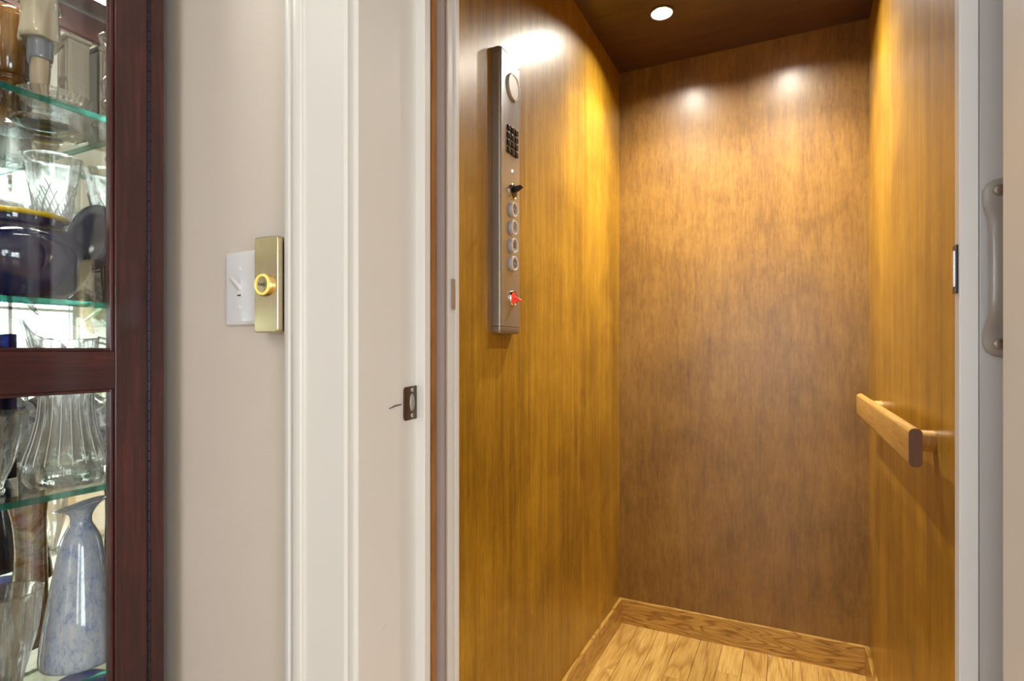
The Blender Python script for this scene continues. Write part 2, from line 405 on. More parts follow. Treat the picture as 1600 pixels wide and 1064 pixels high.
for hx, hy, lb in ((-.2, -1.5, 'added round fill lamp on the hall ceiling nearest the display cabinet'), (0.9, -2.6, 'added round fill lamp on the hall ceiling nearest the wide window')):
    L = thing('fill_ceiling_lamp', (hx, hy, HZ - .06), lb, 'lamp')  # unseen fill lamps, added to brighten the hall
    obj('fill_lamp_ring', lathe([(.24, 0), (.26, 0), (.26, .059), (.24, .059)], (hx, hy, HZ - .06), 48, closed=True), 'chrome', L, 40)
    obj('fill_lamp_diffuser', lathe([(0, -.012), (.12, -.008), (.238, .006), (.238, .012), (0, .012)], (hx, hy, HZ - .06), 48), 'hall_fill_lens', L, 40)
# casing, jambs
def casing(name, xo, xi, label):
    s = 1 if xi > xo else -1
    W_ = abs(xi - xo)
    prof = [(0, 0), (0, -.0165), (.003, -.0185), (.010, -.0185), (.0125, -.0165), (.015, -.0165), (.0175, -.0195), (.024, -.0215), (.031, -.0215), (.035, -.0205),
            (.037, -.018), (.039, -.018), (.041, -.0165), (.046, -.0155), (W_ - .004, -.0155), (W_, -.0125), (W_, 0)]
    pts = [(xo + s * a, YW + b_) for a, b_ in prof]
    return struct(name, add_prism(newbm(), pts, 'z', 0, DOORZ + .1), 'trim_white', label, 'door casing', smooth=35)
casing('trim_1', -.6615, -.545, 'white moulded door casing between call button and elevator doorway')
casing('trim_2', JX1 + .1245, JX1 + .008, 'white moulded door casing on the handle side of the doorway')
struct('trim_3', box(-.545, JX1 + .008, YW - .016, YW, DOORZ + .008, DOORZ + .1, bev=.003), 'trim_white', 'white head casing above the elevator doorway', 'door casing')
bm = newbm()
pts = [(JX0 - .02, YW), (JX0, YW), (JX0, .738), (-.5215, .738), (-.5205, .739), (-.5205, .7535), (-.522, .755), (JX0 - .02, .755)]
jamb = struct('trim_4', add_prism(bm, pts, 'z', 0, DOORZ), 'trim_white', 'white glossy door jamb carrying the dark strike plate', 'door jamb', smooth=30)
obj('scratch', add_prism(newbm(), [(.6705, 1.0835), (.684, 1.0862), (.6995, 1.0872), (.6995, 1.0885), (.684, 1.0878), (.6705, 1.0842)], 'x', JX0 - .0005, JX0 + .0014), 'bronze_dark', jamb)
obj('paint_chip', add_prism(newbm(), [(.654, .762), (.663, .768), (.664, .7692), (.655, .7636)], 'x', JX0 - .0005, JX0 + .0006), 'gate_lilac', jamb)
struct('trim_5', add_prism(newbm(), [(JX1, YW), (JX1, .774), (JX1 + .001, .775), (JX1 + .02, .775), (JX1 + .02, YW)], 'z', 0, DOORZ), 'trim_white', 'white glossy door jamb beside the gate handle', 'door jamb', smooth=30)
struct('trim_6', box(JX0, JX1, YW, .755, DOORZ, DOORZ + .02), 'trim_white', 'white door head over the elevator doorway', 'door jamb')

# ================================================================== SETTING: the elevator cab
XL, XR, YB, CZ = -0.671, 0.2477, 2.40, 2.37
YF = 0.834
struct('wall_cab_left', box(XL - .02, XL, YF + .017, YB, 0, CZ), 'maple_veneer', 'golden stained maple cab wall carrying the control panel', 'wall')
struct('wall_cab_right', box(XR, XR + .02, YF + .017, YB, 0, CZ), 'maple_veneer', 'golden stained maple cab wall carrying the handrail', 'wall')
struct('wall_cab_back', box(XL - .02, XR + .02, YB, YB + .02, 0, CZ), 'maple_veneer_back_shaded', 'maple veneer back wall of the elevator cab with shade painted into its brown', 'wall')
LX = (-.416, -.012); LY = 2.035; LR = .036
# ceiling with two round lamp holes
bm = newbm()
t = bmesh.new()
def plate_with_holes(t, x0, x1, y0, y1, z, holes, r, n=32):
    # strips in x around each hole square
    xs = [x0]; hs = .06
    for hx, hy in holes: xs += [hx - hs, hx + hs]
    xs.append(x1)
    def quad(a, b_, c, d): t.faces.new([t.verts.new((a, c, z)), t.verts.new((b_, c, z)), t.verts.new((b_, d, z)), t.verts.new((a, d, z))])
    for i in range(0, len(xs), 2): quad(xs[i], xs[i + 1], y0, y1)
    for hx, hy in holes:
        quad(hx - hs, hx + hs, y0, hy - hs); quad(hx - hs, hx + hs, hy + hs, y1)
        def sq(th):
            c_, s_ = math.cos(th), math.sin(th); k = hs / max(abs(c_), abs(s_)); return (hx + c_ * k, hy + s_ * k, z)
        for k in range(n):
            a, b_ = 2 * PI * k / n + PI / 4, 2 * PI * (k + 1) / n + PI / 4
            t.faces.new([t.verts.new(sq(a)), t.verts.new(sq(b_)), t.verts.new((hx + r * math.cos(b_), hy + r * math.sin(b_), z)), t.verts.new((hx + r * math.cos(a), hy + r * math.sin(a), z))])
    bmesh.ops.remove_doubles(t, verts=t.verts, dist=1e-5)
plate_with_holes(t, XL - .02, XR + .02, YF, YB + .02, CZ, [(LX[0], LY), (LX[1], LY)], LR + .004)
for f in t.faces:
    if f.normal.z > 0: f.normal_flip()
r_ = bmesh.ops.extrude_face_region(t, geom=list(t.faces)); bmesh.ops.translate(t, verts=[g for g in r_['geom'] if isinstance(g, bmesh.types.BMVert)], vec=(0, 0, .012))
bmesh.ops.recalc_face_normals(t, faces=t.faces)
merge(bm, t)
struct('ceiling_cab', bm, 'maple_veneer_ceiling_shaded', 'veneer ceiling of the elevator cab with shade painted into its dark brown', 'ceiling')
struct('ceiling_shaft', box(XL - .1, XR + .1, YWB, YB + .1, CZ + .1, CZ + .14), 'shaft_dark', 'plain dark shaft cover above the elevator cab', 'ceiling')
struct('wall_shaft_left', box(XL - .12, XL - .1, YWB, YB + .1, 0, CZ + .1), 'shaft_dark', 'plain shaft wall outside the control panel side', 'wall')
struct('wall_shaft_right', box(XR + .1, XR + .12, YWB, YB + .1, 0, CZ + .1), 'shaft_dark', 'plain shaft wall outside the handrail side', 'wall')
struct('wall_return_left', box(XL - .1, -.572, YF, .85, 0, CZ, bev=.001), 'edge_brown', 'brown wooden edge of the cab beside the white jamb', 'wall')
struct('wall_return_right', box(.30, XR + .1, YF, .85, 0, CZ, bev=.001), 'edge_brown', 'brown wooden cab edge behind the folded gate', 'wall')

# cab floor: separate oak planks on a subfloor
fl = struct('floor_cab', box(XL - .02, XR + .02, YF, YB, -.06, -.012), 'shaft_dark', 'oak plank floor of the elevator cab', 'floor')
pw = .0835; x = XL + .004; k = 0
rng = random.Random(3)
while x < XR - .01:
    x1 = min(x + pw - .0012, XR)
    cuts = [YF + .003] + sorted([1.2 + .28 * rng.random(), 1.75 + .5 * rng.random()]) + [YB - .002]
    for a, b_ in zip(cuts[:-1], cuts[1:]):
        obj('plank', box(x, x1, a, b_ - .0006, -.012, 0.0 + .0004 * rng.random(), bev=.0006, seg=1), 'oak_floor', fl)
    x += pw; k += 1
BT, BH = .014, .103
struct('baseboard_cab_back', box(XL, XR, YB - BT, YB, 0, BH, bev=.0012), 'oak_base', 'oak baseboard along the back of the elevator cab', 'baseboard')
struct('baseboard_cab_left', box(XL, XL + BT, .90, YB - BT - .0005, 0, BH, bev=.0012), 'oak_base_y', 'oak baseboard under the control panel wall', 'baseboard')
struct('baseboard_cab_right', box(XR - BT, XR, .93, YB - BT - .0005, 0, BH, bev=.0012), 'oak_base_y', 'oak baseboard under the handrail wall', 'baseboard')

# recessed lamps
for i, lx in enumerate(LX):
    L = thing('recessed_downlight', (lx, LY, CZ), ('lit recessed downlight nearest the control panel wall in the cab ceiling', 'recessed downlight nearest the handrail wall in the cab ceiling')[i], 'light')
    obj('trim_ring', lathe([(LR + .003, .012), (LR + .003, -.0005), (LR + .009, -.0005), (LR + .009, -.003), (LR + .002, -.004), (LR, -.002), (LR, .012)], (lx, LY, CZ), 48, closed=True), 'bronze_dark', L, 40)
    obj('lens', lathe([(0, .0126), (.013, .0126), (.016, .015), (0, .018)], (lx, LY, CZ), 32), 'lamp_lens', L)
    sl = bpy.data.lights.new('downlight_beam', 'SPOT'); sl.energy = CAB_BEAM; sl.color = (1.0, .92, .79); sl.spot_size = math.radians(110); sl.spot_blend = 1.0; sl.shadow_soft_size = .012
    so = bpy.data.objects.new('downlight_beam', sl); C.objects.link(so); so.parent = L; so.location = (0, 0, -.004)
    obj('housing', lathe([(LR + .004, .012), (LR + .004, .05), (0, .05), (0, .052), (LR + .006, .052), (LR + .006, .012)], (lx, LY, CZ), 32, closed=True), 'shaft_dark', L)

# ================================================================== OBJECTS: control panel
FX = XL + .024
T = thing('elevator_control_panel', (XL, 1.29, 1.214), 'tall narrow stainless elevator control panel with keypad and floor buttons', 'control panel')
Y0, Y1 = 1.240, 1.353
def sect(d=0, r=.006):
    x0, x1, a, b_ = XL + .0005, FX - d, Y0 + d, Y1 - d
    pts = [(x0, a), (x0, b_)]
    for i in range(7): th = math.radians(90 - 90 * i / 6); pts.append((x1 - r + r * math.cos(th), b_ - r + r * math.sin(th)))
    r2 = .0075
    for i in range(9): th = math.radians(0 - 90 * i / 8); pts.append((x1 - r2 + r2 * math.cos(th), a + r2 + r2 * math.sin(th)))
    return pts
obj('body', add_prism(newbm(), sect(), 'z', 1.232, 1.912), 'steel', T, 35)
for z0, z1, up in ((1.214, 1.2308, -1), (1.9132, 1.929, 1)):
    t = bmesh.new(); rings = []
    zs = [(z0, .004), (z0 + .002, .0015), (z0 + .005, 0), (z1, 0)] if up < 0 else [(z0, 0), (z1 - .005, 0), (z1 - .002, .0015), (z1, .004)]
    for z, d in zs: rings.append([t.verts.new((p[0], p[1], z)) for p in sect(d)])
    n = len(rings[0])
    for a, b_ in zip(rings[:-1], rings[1:]):
        for k in range(n): t.faces.new((a[k], a[(k + 1) % n], b_[(k + 1) % n], b_[k]))
    t.faces.new(rings[0]); t.faces.new(rings[-1]); bmesh.ops.recalc_face_normals(t, faces=t.faces)
    bm = newbm(); merge(bm, t); obj('end_cap', bm, 'steel', T, 35)
def fc(y): return 1.17 + (548 - y) * .001647
YC = 1.3035
sp = obj('speaker_grille', lathe([(0, 0), (.034, 0), (.034, .005), (.032, .0065), (.029, .0065), (.028, .005), (0, .005)], (FX, YC + .002, fc(136)), 48, axis='x'), 'speaker_silver', T, 30)
for r in range(4):
    for c_ in range(3):
        kz = fc(204) - r * .0188; ky = YC - .0215 + c_ * .0215
        kk = obj('key', box(FX - .0005, FX + .005, ky - .0075, ky + .0075, kz - .0068, kz + .0068, bev=.0012), 'black_plastic', T, 40)
obj('indicator', lathe([(0, 0), (.0035, 0), (.0035, .002), (0, .003)], (FX, YC, fc(267)), 16, axis='x'), 'led_white', T)
# key switch
ring = obj('key_switch', lathe([(.0205, 0), (.0205, .003), (.0175, .005), (.015, .003), (.015, 0)], (FX, YC + .002, fc(299)), 40, axis='x', closed=True), 'chrome', T, 30)
obj('key_barrel', lathe([(0, 0), (.015, 0), (.015, .005), (0, .006)], (FX, YC + .002, fc(299)), 32, axis='x'), 'black_plastic', ring, 40)
obj('key_knob', add_prism(newbm(), [(FX + .004, fc(299) - .004), (FX + .016, fc(299) - .001), (FX + .030, fc(299) + .008), (FX + .024, fc(299) + .014), (FX + .004, fc(299) + .012)], 'y', YC - .002, YC + .006, bev=.001), 'black_plastic', ring)
def face_M(y, z, x): return Matrix.Translation((x, y, z)) @ Matrix(((0, 0, 1, 0), (1, 0, 0, 0), (0, 1, 0, 0), (0, 0, 0, 1)))
for py, lab in ((328, '2'), (356, '1'), (384, 'B'), (412, None)):
    z = fc(py)
    bt = obj('floor_button', lathe([(0.0145, 0), (.0195, 0), (.0195, .007), (.0180, .0095), (.0155, .0095), (.0145, .008)], (FX, YC, z), 40, axis='x', closed=True), 'plastic_white', T, 30)
    obj('button_cap', lathe([(0, 0), (.0145, 0), (.0145, .0075), (0, .008)], (FX, YC, z), 32, axis='x'), 'cap_grey', bt, 30)
    if lab: text(lab, .021, face_M(YC, z, FX + .0081), 'ink', bt)
    else:
        bm = newbm()
        pts = [(-.009, -.006), (.009, -.006), (.007, -.003), (.006, .005), (.003, .009), (-.003, .009), (-.006, .005), (-.007, -.003)]
        inn = [(p[0] * .72, p[1] * .72) for p in pts]
        t = bmesh.new(); va = [t.verts.new((FX + .0084, YC + p[0], z + p[1])) for p in pts]; vb = [t.verts.new((FX + .0084, YC + p[0], z + p[1])) for p in inn]
        for i in range(8): t.faces.new((va[i], va[(i + 1) % 8], vb[(i + 1) % 8], vb[i]))
        merge(bm, t); add_box(bm, FX + .0079, FX + .0085, YC - .002, YC + .002, z - .010, z - .0075)
        obj('bell_symbol', bm, 'ink', bt)
z = fc(466)
st = obj('stop_switch', lathe([(.0155, 0), (.0200, 0), (.0200, .003), (.018, .006), (.0155, .004)], (FX, YC + .002, z), 40, axis='x', closed=True), 'chrome', T, 30)
obj('lit_disc', lathe([(0, 0), (.0155, 0), (.0155, .005), (0, .006)], (FX, YC + .002, z), 32, axis='x'), 'red_lit', st, 30)
obj('toggle', tube([(FX + .004, YC + .004, z + .002), (FX + .014, YC + .006, z - .003), (FX + .024, YC + .008, z - .008)], [.0035, .004, .0030], 10), 'red_lit', st, 40)

# ================================================================== handrail
hr_c = .200
T = thing('handrail', (XR, 1.71, .96), 'flat oak handrail on two round dowels on the right cab wall', 'handrail')
obj('rail', add_prism(newbm(), rrect(hr_c - .0105, hr_c + .0105, .958, 1.029, .0095, 6), 'y', 1.245, 2.18), 'rail_wood', T, 35)
obj('rail_end', add_prism(newbm(), rrect(hr_c - .0104, hr_c + .0104, .9582, 1.0288, .0094, 6), 'y', 1.2432, 1.2452), 'rail_end', T, 35, 'dark end grain')
for y in (1.355, 2.08):
    obj('dowel', lathe([(0, 0), (.021, 0), (.021, XR - hr_c - .009), (0, XR - hr_c - .009)], (hr_c + .009, y, .993), 32, axis='x'), 'rail_wood', T, 40)

# ================================================================== elevator gate
T = thing('gate_channel', (-.56, .87, 0), 'white and lilac metal gate channel beside the control panel wall', 'gate channel')
obj('channel_back', box(XL, -.5556, .862, .874, 0.0, 2.2, bev=.001), 'gate_lilac', T)
obj('channel_lip', box(-.5575, -.5530, .857, .876, 0.0, 2.2, bev=.0008), 'gate_white', T)
obj('strike_post', box(XL, -.5495, .8765, .889, 0.0, 2.2, bev=.0015), 'gate_white', T)
obj('wall_catch', box(-.5525, -.5500, .866, .8762, 1.245, 1.30, bev=.0005), 'steel', T)
T = thing('folding_gate', (.22, .88, 0), 'folded white metal elevator gate with taupe pull handle', 'gate')
GY = .872
obj('lead_post', add_prism(newbm(), [(.1845, GY), (.1858, GY - .0012), (.2030, GY - .0012), (.2038, GY), (.2038, GY + .02), (.1845, GY + .02)], 'z', 0, 2.2), 'gate_white', T, 30)
obj('gate_panel', box(.2046, .256, GY + .001, GY + .017, 0, 2.2, bev=.001), 'gate_grey', T)
for k in range(3):
    obj('folded_panel', box(.2575 + k * .014, .268 + k * .014, GY + .004, GY + .07, .005, 2.2, bev=.001), 'gate_grey', T)
la = obj('latch', box(.1815, .1846, GY + .003, GY + .018, 1.242, 1.302, bev=.0006), 'black_plastic', T)
obj('latch_plate', box(.1805, .1816, GY + .006, GY + .016, 1.250, 1.295, bev=.0003), 'chrome', la)
# pull handle: lofted sections
t = bmesh.new(); rings = []
HXc, Z0, Z1 = .2250, 1.162, 1.378
def hprof(u):
    # u 0..1 from end to middle -> half width, outward offset centre, half thickness
    pad = [(0, .002, .002, .0015), (.02, .009, .003, .0025), (.06, .0148, .004, .0035), (.14, .0190, .0045, .004), (.24, .0190, .005, .0045), (.33, .0180, .008, .005), (.42, .0165, .013, .0055), (.52, .0158, .017, .006), (.75, .0155, .019, .006), (1, .0155, .0195, .006)]
    for a, b_ in zip(pad[:-1], pad[1:]):
        if a[0] <= u <= b_[0]:
            k = (u - a[0]) / (b_[0] - a[0]); return [a[i] + (b_[i] - a[i]) * k for i in range(1, 4)]
us = [0, .02, .06, .10, .14, .19, .24, .28, .33, .38, .42, .47, .52, .62, .75, .88, 1]
seqs = [(u, Z0 + (Z1 - Z0) / 2 * u) for u in us] + [(u, Z1 - (Z1 - Z0) / 2 * u) for u in us[::-1][1:]]
for u, zz in seqs:
    hw, off, ht = hprof(u); rg = []
    for k in range(20):
        th = 2 * PI * k / 20; c_, s_ = math.cos(th), math.sin(th)
        e = .6
        rg.append(t.verts.new((HXc + hw * math.copysign(abs(c_) ** e, c_), GY + .001 - off + ht * math.copysign(abs(s_) ** e, s_), zz)))
    rings.append(rg)
for a, b_ in zip(rings[:-1], rings[1:]):
    for k in range(20): t.faces.new((a[k], a[(k + 1) % 20], b_[(k + 1) % 20], b_[k]))
t.faces.new(rings[0]); t.faces.new(rings[-1]); bmesh.ops.recalc_face_normals(t, faces=t.faces)
bm = newbm(); merge(bm, t)
hd = obj('pull_handle', bm, 'handle_taupe', T, 60, 'taupe painted bow handle')
for zz in (1.1785, 1.362):
    bm = lathe([(0, 0), (.0068, 0), (.0068, .001), (.005, .0035), (0, .0045)], (.2215, GY - .0075, zz), 24, axis='-y')
    s_ = obj('screw', bm, 'screw_steel', hd, 40)

# ================================================================== call station, switch, strike plate
T = thing('call_station', (-.687, YW, 1.1965), 'brass elevator call plate with glowing yellow ringed button', 'call button')
CBX0, CBX1, CBY = -.7135, -.6635, .579
t = bmesh.new(); rings = []
for y, d in ((YW - .0005, 0), (CBY + .005, 0), (CBY + .0007, .0005), (CBY, .0016)):
    rings.append([t.verts.new((p[0], y, p[1])) for p in rrect(CBX0 + d, CBX1 - d, 1.1965 + d, 1.3370 - d, .0055, 6)])
n = len(rings[0])
for a, b_ in zip(rings[:-1], rings[1:]):
    for k in range(n): t.faces.new((a[k], a[(k + 1) % n], b_[(k + 1) % n], b_[k]))
t.faces.new(rings[0]); t.faces.new(rings[-1]); bmesh.ops.recalc_face_normals(t, faces=t.faces)
bm = newbm(); merge(bm, t); obj('plate', bm, 'brass', T, 18)
bc = (-.6895, CBY, 1.2662)
obj('bezel', lathe([(.0118, 0), (.0165, 0), (.0165, .003), (.0155, .0045), (.0118, .0045)], bc, 40, axis='-y', closed=True), 'brass', T, 30)
obj('lit_ring', lathe([(.0118, .003), (.0152, .003), (.0152, .0065), (.0140, .0078), (.0124, .0075), (.0118, .006)], bc, 40, axis='-y', closed=True), 'call_ring', T, 40, 'glowing yellow ring')
bt = obj('button_cap', lathe([(0, 0), (.0118, 0), (.0118, .006), (0, .0065)], bc, 32, axis='-y'), 'brass', T, 30)
text('CALL', .0064, Matrix.Translation((bc[0], CBY - .0066, bc[2])) @ Matrix.Rotation(PI / 2, 4, 'X'), 'ink', bt)

T = thing('light_switch', (-.770, YW, 1.2095), 'white toggle light switch plate beside the brass call plate', 'light switch')
t = bmesh.new(); rings = []
for y, d in ((YW - .0005, 0), (YW - .003, 0), (YW - .0055, .002), (YW - .0065, .006)):
    rings.append([t.verts.new((p[0], y, p[1])) for p in rrect(-.805 + d, -.735 - d, 1.2095 + d, 1.3245 - d, .0035, 4)])
n = len(rings[0])
for a, b_ in zip(rings[:-1], rings[1:]):
    for k in range(n): t.faces.new((a[k], a[(k + 1) % n], b_[(k + 1) % n], b_[k]))
t.faces.new(rings[0]); t.faces.new(rings[-1]); bmesh.ops.recalc_face_normals(t, faces=t.faces)
bm = newbm(); merge(bm, t); obj('plate', bm, 'plastic_white', T, 12)
obj('toggle_slot', box(-.7755, -.7645, YW - .0072, YW - .006, 1.2545, 1.2795, bev=.0003), 'plastic_white', T)
obj('slot_gap', box(-.7740, -.7660, YW - .0074, YW - .0068, 1.2550, 1.2572), 'dark_slot', T)
obj('toggle', add_prism(newbm(), [(YW - .006, 1.262), (YW - .021, 1.277), (YW - .0235, 1.2815), (YW - .020, 1.2825), (YW - .006, 1.272)], 'x', -.7735, -.7665, bev=.0008), 'plastic_white', T)
for zz in (1.2972, 1.2368):
    obj('screw', lathe([(0, 0), (.0032, 0), (.0028, .001), (0, .0016)], (-.770, YW - .0065, zz), 20, axis='-y'), 'plastic_white', T, 40)

T = thing('strike_plate', (JX0, .72, 1.0617), 'dark bronze strike plate with two screws on the white jamb', 'strike plate')
SX = JX0 + .0012
pts = [(.7375, 1.0625), (.7375, 1.115), (.708, 1.1135), (.7045, 1.110), (.704, 1.068), (.7055, 1.0635), (.709, 1.0615)]
obj('plate', add_prism(newbm(), pts, 'x', JX0 + .0004, SX + .0006, bev=.0002), 'bronze_dark', T)
t = bmesh.new()
rings = []
for s_, dx in ((1.0, .0006), (.85, .0022), (.6, .0030), (0.15, .0032)):
    rings.append([t.verts.new((SX + dx, .725 + .0062 * s_ * math.cos(2 * PI * k / 20), 1.089 + .0135 * s_ * math.sin(2 * PI * k / 20))) for k in range(20)])
for a, b_ in zip(rings[:-1], rings[1:]):
    for k in range(20): t.faces.new((a[k], a[(k + 1) % 20], b_[(k + 1) % 20], b_[k]))
t.faces.new(rings[-1]); bmesh.ops.recalc_face_normals(t, faces=t.faces)
bm = newbm(); merge(bm, t); obj('strike_dimple', bm, 'handle_taupe', T, 40)
for zz in (1.1085, 1.0685):
    s_ = obj('screw', lathe([(0, 0), (.0036, 0), (.003, .001), (.0012, .0008), (0, .0002)], (SX + .0005, .7255, zz), 20, axis='x'), 'screw_steel', T, 40)

# ================================================================== display cabinet
KX, KY1 = -.914, .570          # outer door plane, far end
KB, KY0 = -1.314, -.400        # back, near end
KTOP = 2.12
T = thing('display_cabinet', ((KX + KB) / 2, (KY0 + KY1) / 2, 0), 'dark mahogany display cabinet with glass doors and mirrored inside', 'cabinet')
obj('corner_post', box(-.938, KX + .001, .548, KY1, 0.08, KTOP - .06, bev=.001), 'mahogany', T)
obj('corner_post', box(-.938, KX + .001, KY0, KY0 + .022, 0.08, KTOP - .06, bev=.001), 'mahogany', T)
obj('end_panel', box(KB, -.938, .560, KY1, .08, KTOP - .06), 'mahogany', T)
obj('end_panel', box(KB, -.938, KY0, KY0 + .010, .08, KTOP - .06), 'mahogany', T)
obj('back_panel', box(KB, KB + .010, KY0 + .010, .560, .08, KTOP - .06), 'mahogany', T)
obj('back_mirror', box(KB + .010, KB + .014, KY0 + .010, .558, .082, KTOP - .062), 'mirror', T)
obj('end_mirror', box(KB + .014, -.9385, .557, .5598, .082, KTOP - .062), 'mirror', T)
obj('base', box(KB, KX, KY0, KY1, 0.0, .08, bev=.002), 'mahogany_y', T)
obj('cornice', box(KB, KX + .02, KY0 - .01, KY1, KTOP - .06, KTOP, bev=.004), 'mahogany_y', T)
DZ0, DZ1 = .085, KTOP - .065
RZ0, RZ1 = 1.113, 1.1690
for (a, b_) in ((.0855, .5450), (-.376, .0835)):
    sy = .048
    D = thing('door_frame_group', ((KX - .01), (a + b_) / 2, DZ0), 'x', 'x'); 
    for k_ in ('label', 'category'): del D[k_]
    D.name = 'door'; WL[D.name] = Vector(((KX - .01), (a + b_) / 2, DZ0)); D.parent = T; D.location = WL[D.name] - WL[T.name]
    x0, x1 = KX - .022, KX
    obj('stile', box(x0, x1, b_ - sy, b_, DZ0, DZ1, bev=.0012), 'mahogany', D)
    obj('stile', box(x0, x1, a, a + sy, DZ0, DZ1, bev=.0012), 'mahogany', D)
    for r0, r1 in ((DZ0, DZ0 + .06), (RZ0, RZ1), (DZ1 - .06, DZ1)):
        obj('rail', box(x0, x1 - .0006, a + sy, b_ - sy, r0, r1, bev=.001), 'mahogany_y', D)
    for r0, r1 in ((DZ0 + .06, RZ0), (RZ1, DZ1 - .06)):
        # glazing bead around each pane, pane behind it
        bd = newbm(); ia, ib = a + sy, b_ - sy; w_ = .005
        add_box(bd, x0 + .006, x1 - .004, ia, ia + w_, r0, r1, bev=.001); add_box(bd, x0 + .006, x1 - .004, ib - w_, ib, r0, r1, bev=.001)
        add_box(bd, x0 + .006, x1 - .004, ia + w_, ib - w_, r0, r0 + w_, bev=.001); add_box(bd, x0 + .006, x1 - .004, ia + w_, ib - w_, r1 - w_, r1, bev=.001)
        obj('glazing_bead', bd, 'mahogany', D)
        obj('pane', box(x1 - .012, x1 - .008, ia + .001, ib - .001, r0 + .001, r1 - .001), 'pane_glass', D)
    hy = b_ + .0015 if b_ > .3 else a - .0015
    bm = newbm(); zz = DZ0 + .01
    while zz < DZ1 - .01:
        add_lathe(bm, [(0, 0), (.0024, .0001), (.0028, .0004), (.0028, .0152), (.0024, .0155), (0, .0156)], (KX + .0004, hy, zz), 8); zz += .0158
    h_ = obj('piano_hinge', bm, 'hinge_metal', D, 40)

lm = obj('cabinet_fill_lamp', box(-1.12, -1.06, .28, .54, KTOP - .085, KTOP - .0605, bev=.002), 'chrome', T)  # unseen lamp, added to brighten the cabinet's contents
obj('fill_lamp_tube', box(-1.11, -1.07, .30, .52, KTOP - .092, KTOP - .0852), 'cabinet_fill_glow', lm)
SZ = (1.530, 1.244, .965, .680, .395)
nmS = ('glass shelf holding the porcelain figurine', 'glass shelf under the navy bowl with yellow rim', 'glass shelf under the fluted crystal pitcher', 'glass shelf under the mottled blue vase', 'lowest glass shelf under the cobalt vase')
for zt, lb in zip(SZ, nmS):
    bm = box(KB + .0145, -.946, KY0 + .011, .5565, zt - .009, zt, bev=.0006, seg=1)
    s_ = obj('glass_shelf', bm, ['shelf_glass', 'shelf_edge'])
    for p in s_.data.polygons:
        if abs(p.normal.z) < .8: p.material_index = 1
    tag(s_, lb, 'shelf', 'glass shelves of the display cabinet')
EPS = .0004
def smooth_prof(pts, n=6):
    out = []
    P = [Vector(p) for p in pts]
    for i in range(len(P) - 1):
        p0, p1, p2, p3 = P[max(i - 1, 0)], P[i], P[i + 1], P[min(i + 2, len(P) - 1)]
        for k in range(n):
            u = k / n
            q = .5 * ((2 * p1) + (-p0 + p2) * u + (2 * p0 - 5 * p1 + 4 * p2 - p3) * u * u + (-p0 + 3 * p1 - 3 * p2 + p3) * u ** 3)
            out.append((max(q.x, .0005), q.y))
    out.append(tuple(P[-1])); return out
def hollow(outer, wall=.003, floor=.006):
    """outer profile bottom->top; returns closed vessel profile"""
    top = outer[-1]
    inner = [(max(r - wall, .0008), max(h, outer[0][1] + floor)) for r, h in outer[::-1]]
    inner = [(r, h) for i, (r, h) in enumerate(inner) if h > outer[0][1] + floor + 1e-5]
    return [(0, outer[0][1])] + outer + [(top[0] - wall * .5, top[1] + wall * .35)] + inner + [(0, outer[0][1] + floor)]

# --- shelf 2: navy bowl with yellow rim
z = SZ[1] + EPS
T = thing('navy_bowl', (-1.042, .426, z), 'round navy glazed bowl with a yellow rim on the middle glass shelf', 'bowl')
c0 = (-1.042, .426, z)
op = smooth_prof([(.044, 0), (.064, .008), (.086, .035), (.0935, .062), (.087, .086), (.069, .105), (.0585, .112), (.0590, .122)], 5)
obj('body', lathe(hollow(op, .004), c0, 64), 'navy_glaze', T, 60)
obj('rim', lathe([(.055, .1225), (.060, .1215), (.0645, .1235), (.0655, .1262), (.0635, .1288), (.058, .1290), (.055, .1265)], c0, 64, closed=True), 'yellow_glaze', T, 60, 'bright yellow rim')
# --- trumpet vase, diamond cut
op = [(.028, 0), (.030, .004), (.024, .010), (.012, .02), (.010, .03), (.0125, .05), (.0145, .08)] + [(.0150 + (.0415 - .0150) * ((k / 34) ** 1.15), .085 + k * .0049) for k in range(35)]
vz = obj('trumpet_vase', lathe(hollow(op, .0025, .03), (-1.046, .4765 + .046, z), 96), 'crystal_vase', None, 50); tag(vz, 'tall diamond cut crystal trumpet vase behind the navy bowl', 'vase')
vz.location.y = .512; vz.location.x = -1.122
def rv(h):
    return .0150 + (.0415 - .0150) * max(0, min(1, (h - .085) / (.0049 * 34))) ** 1.15
bm = newbm()
for sgn in (1, -1):
    for k in range(16):
        pts = []
        for j in range(21):
            h = .092 + j * .0062; th = 2 * PI * k / 16 + sgn * (h - .09) * 13
            if h > .172 + .044 * abs(math.sin(2.5 * th)): break
            pts.append((-1.122 + (rv(h) + .0002) * math.cos(th), .512 + (rv(h) + .0002) * math.sin(th), z + h))
        if len(pts) > 2: add_tube(bm, pts, .00075, 5)
WL[vz.name] = Vector((-1.122, .512, z))
obj('cut_lattice', bm, 'cut_glass', vz)
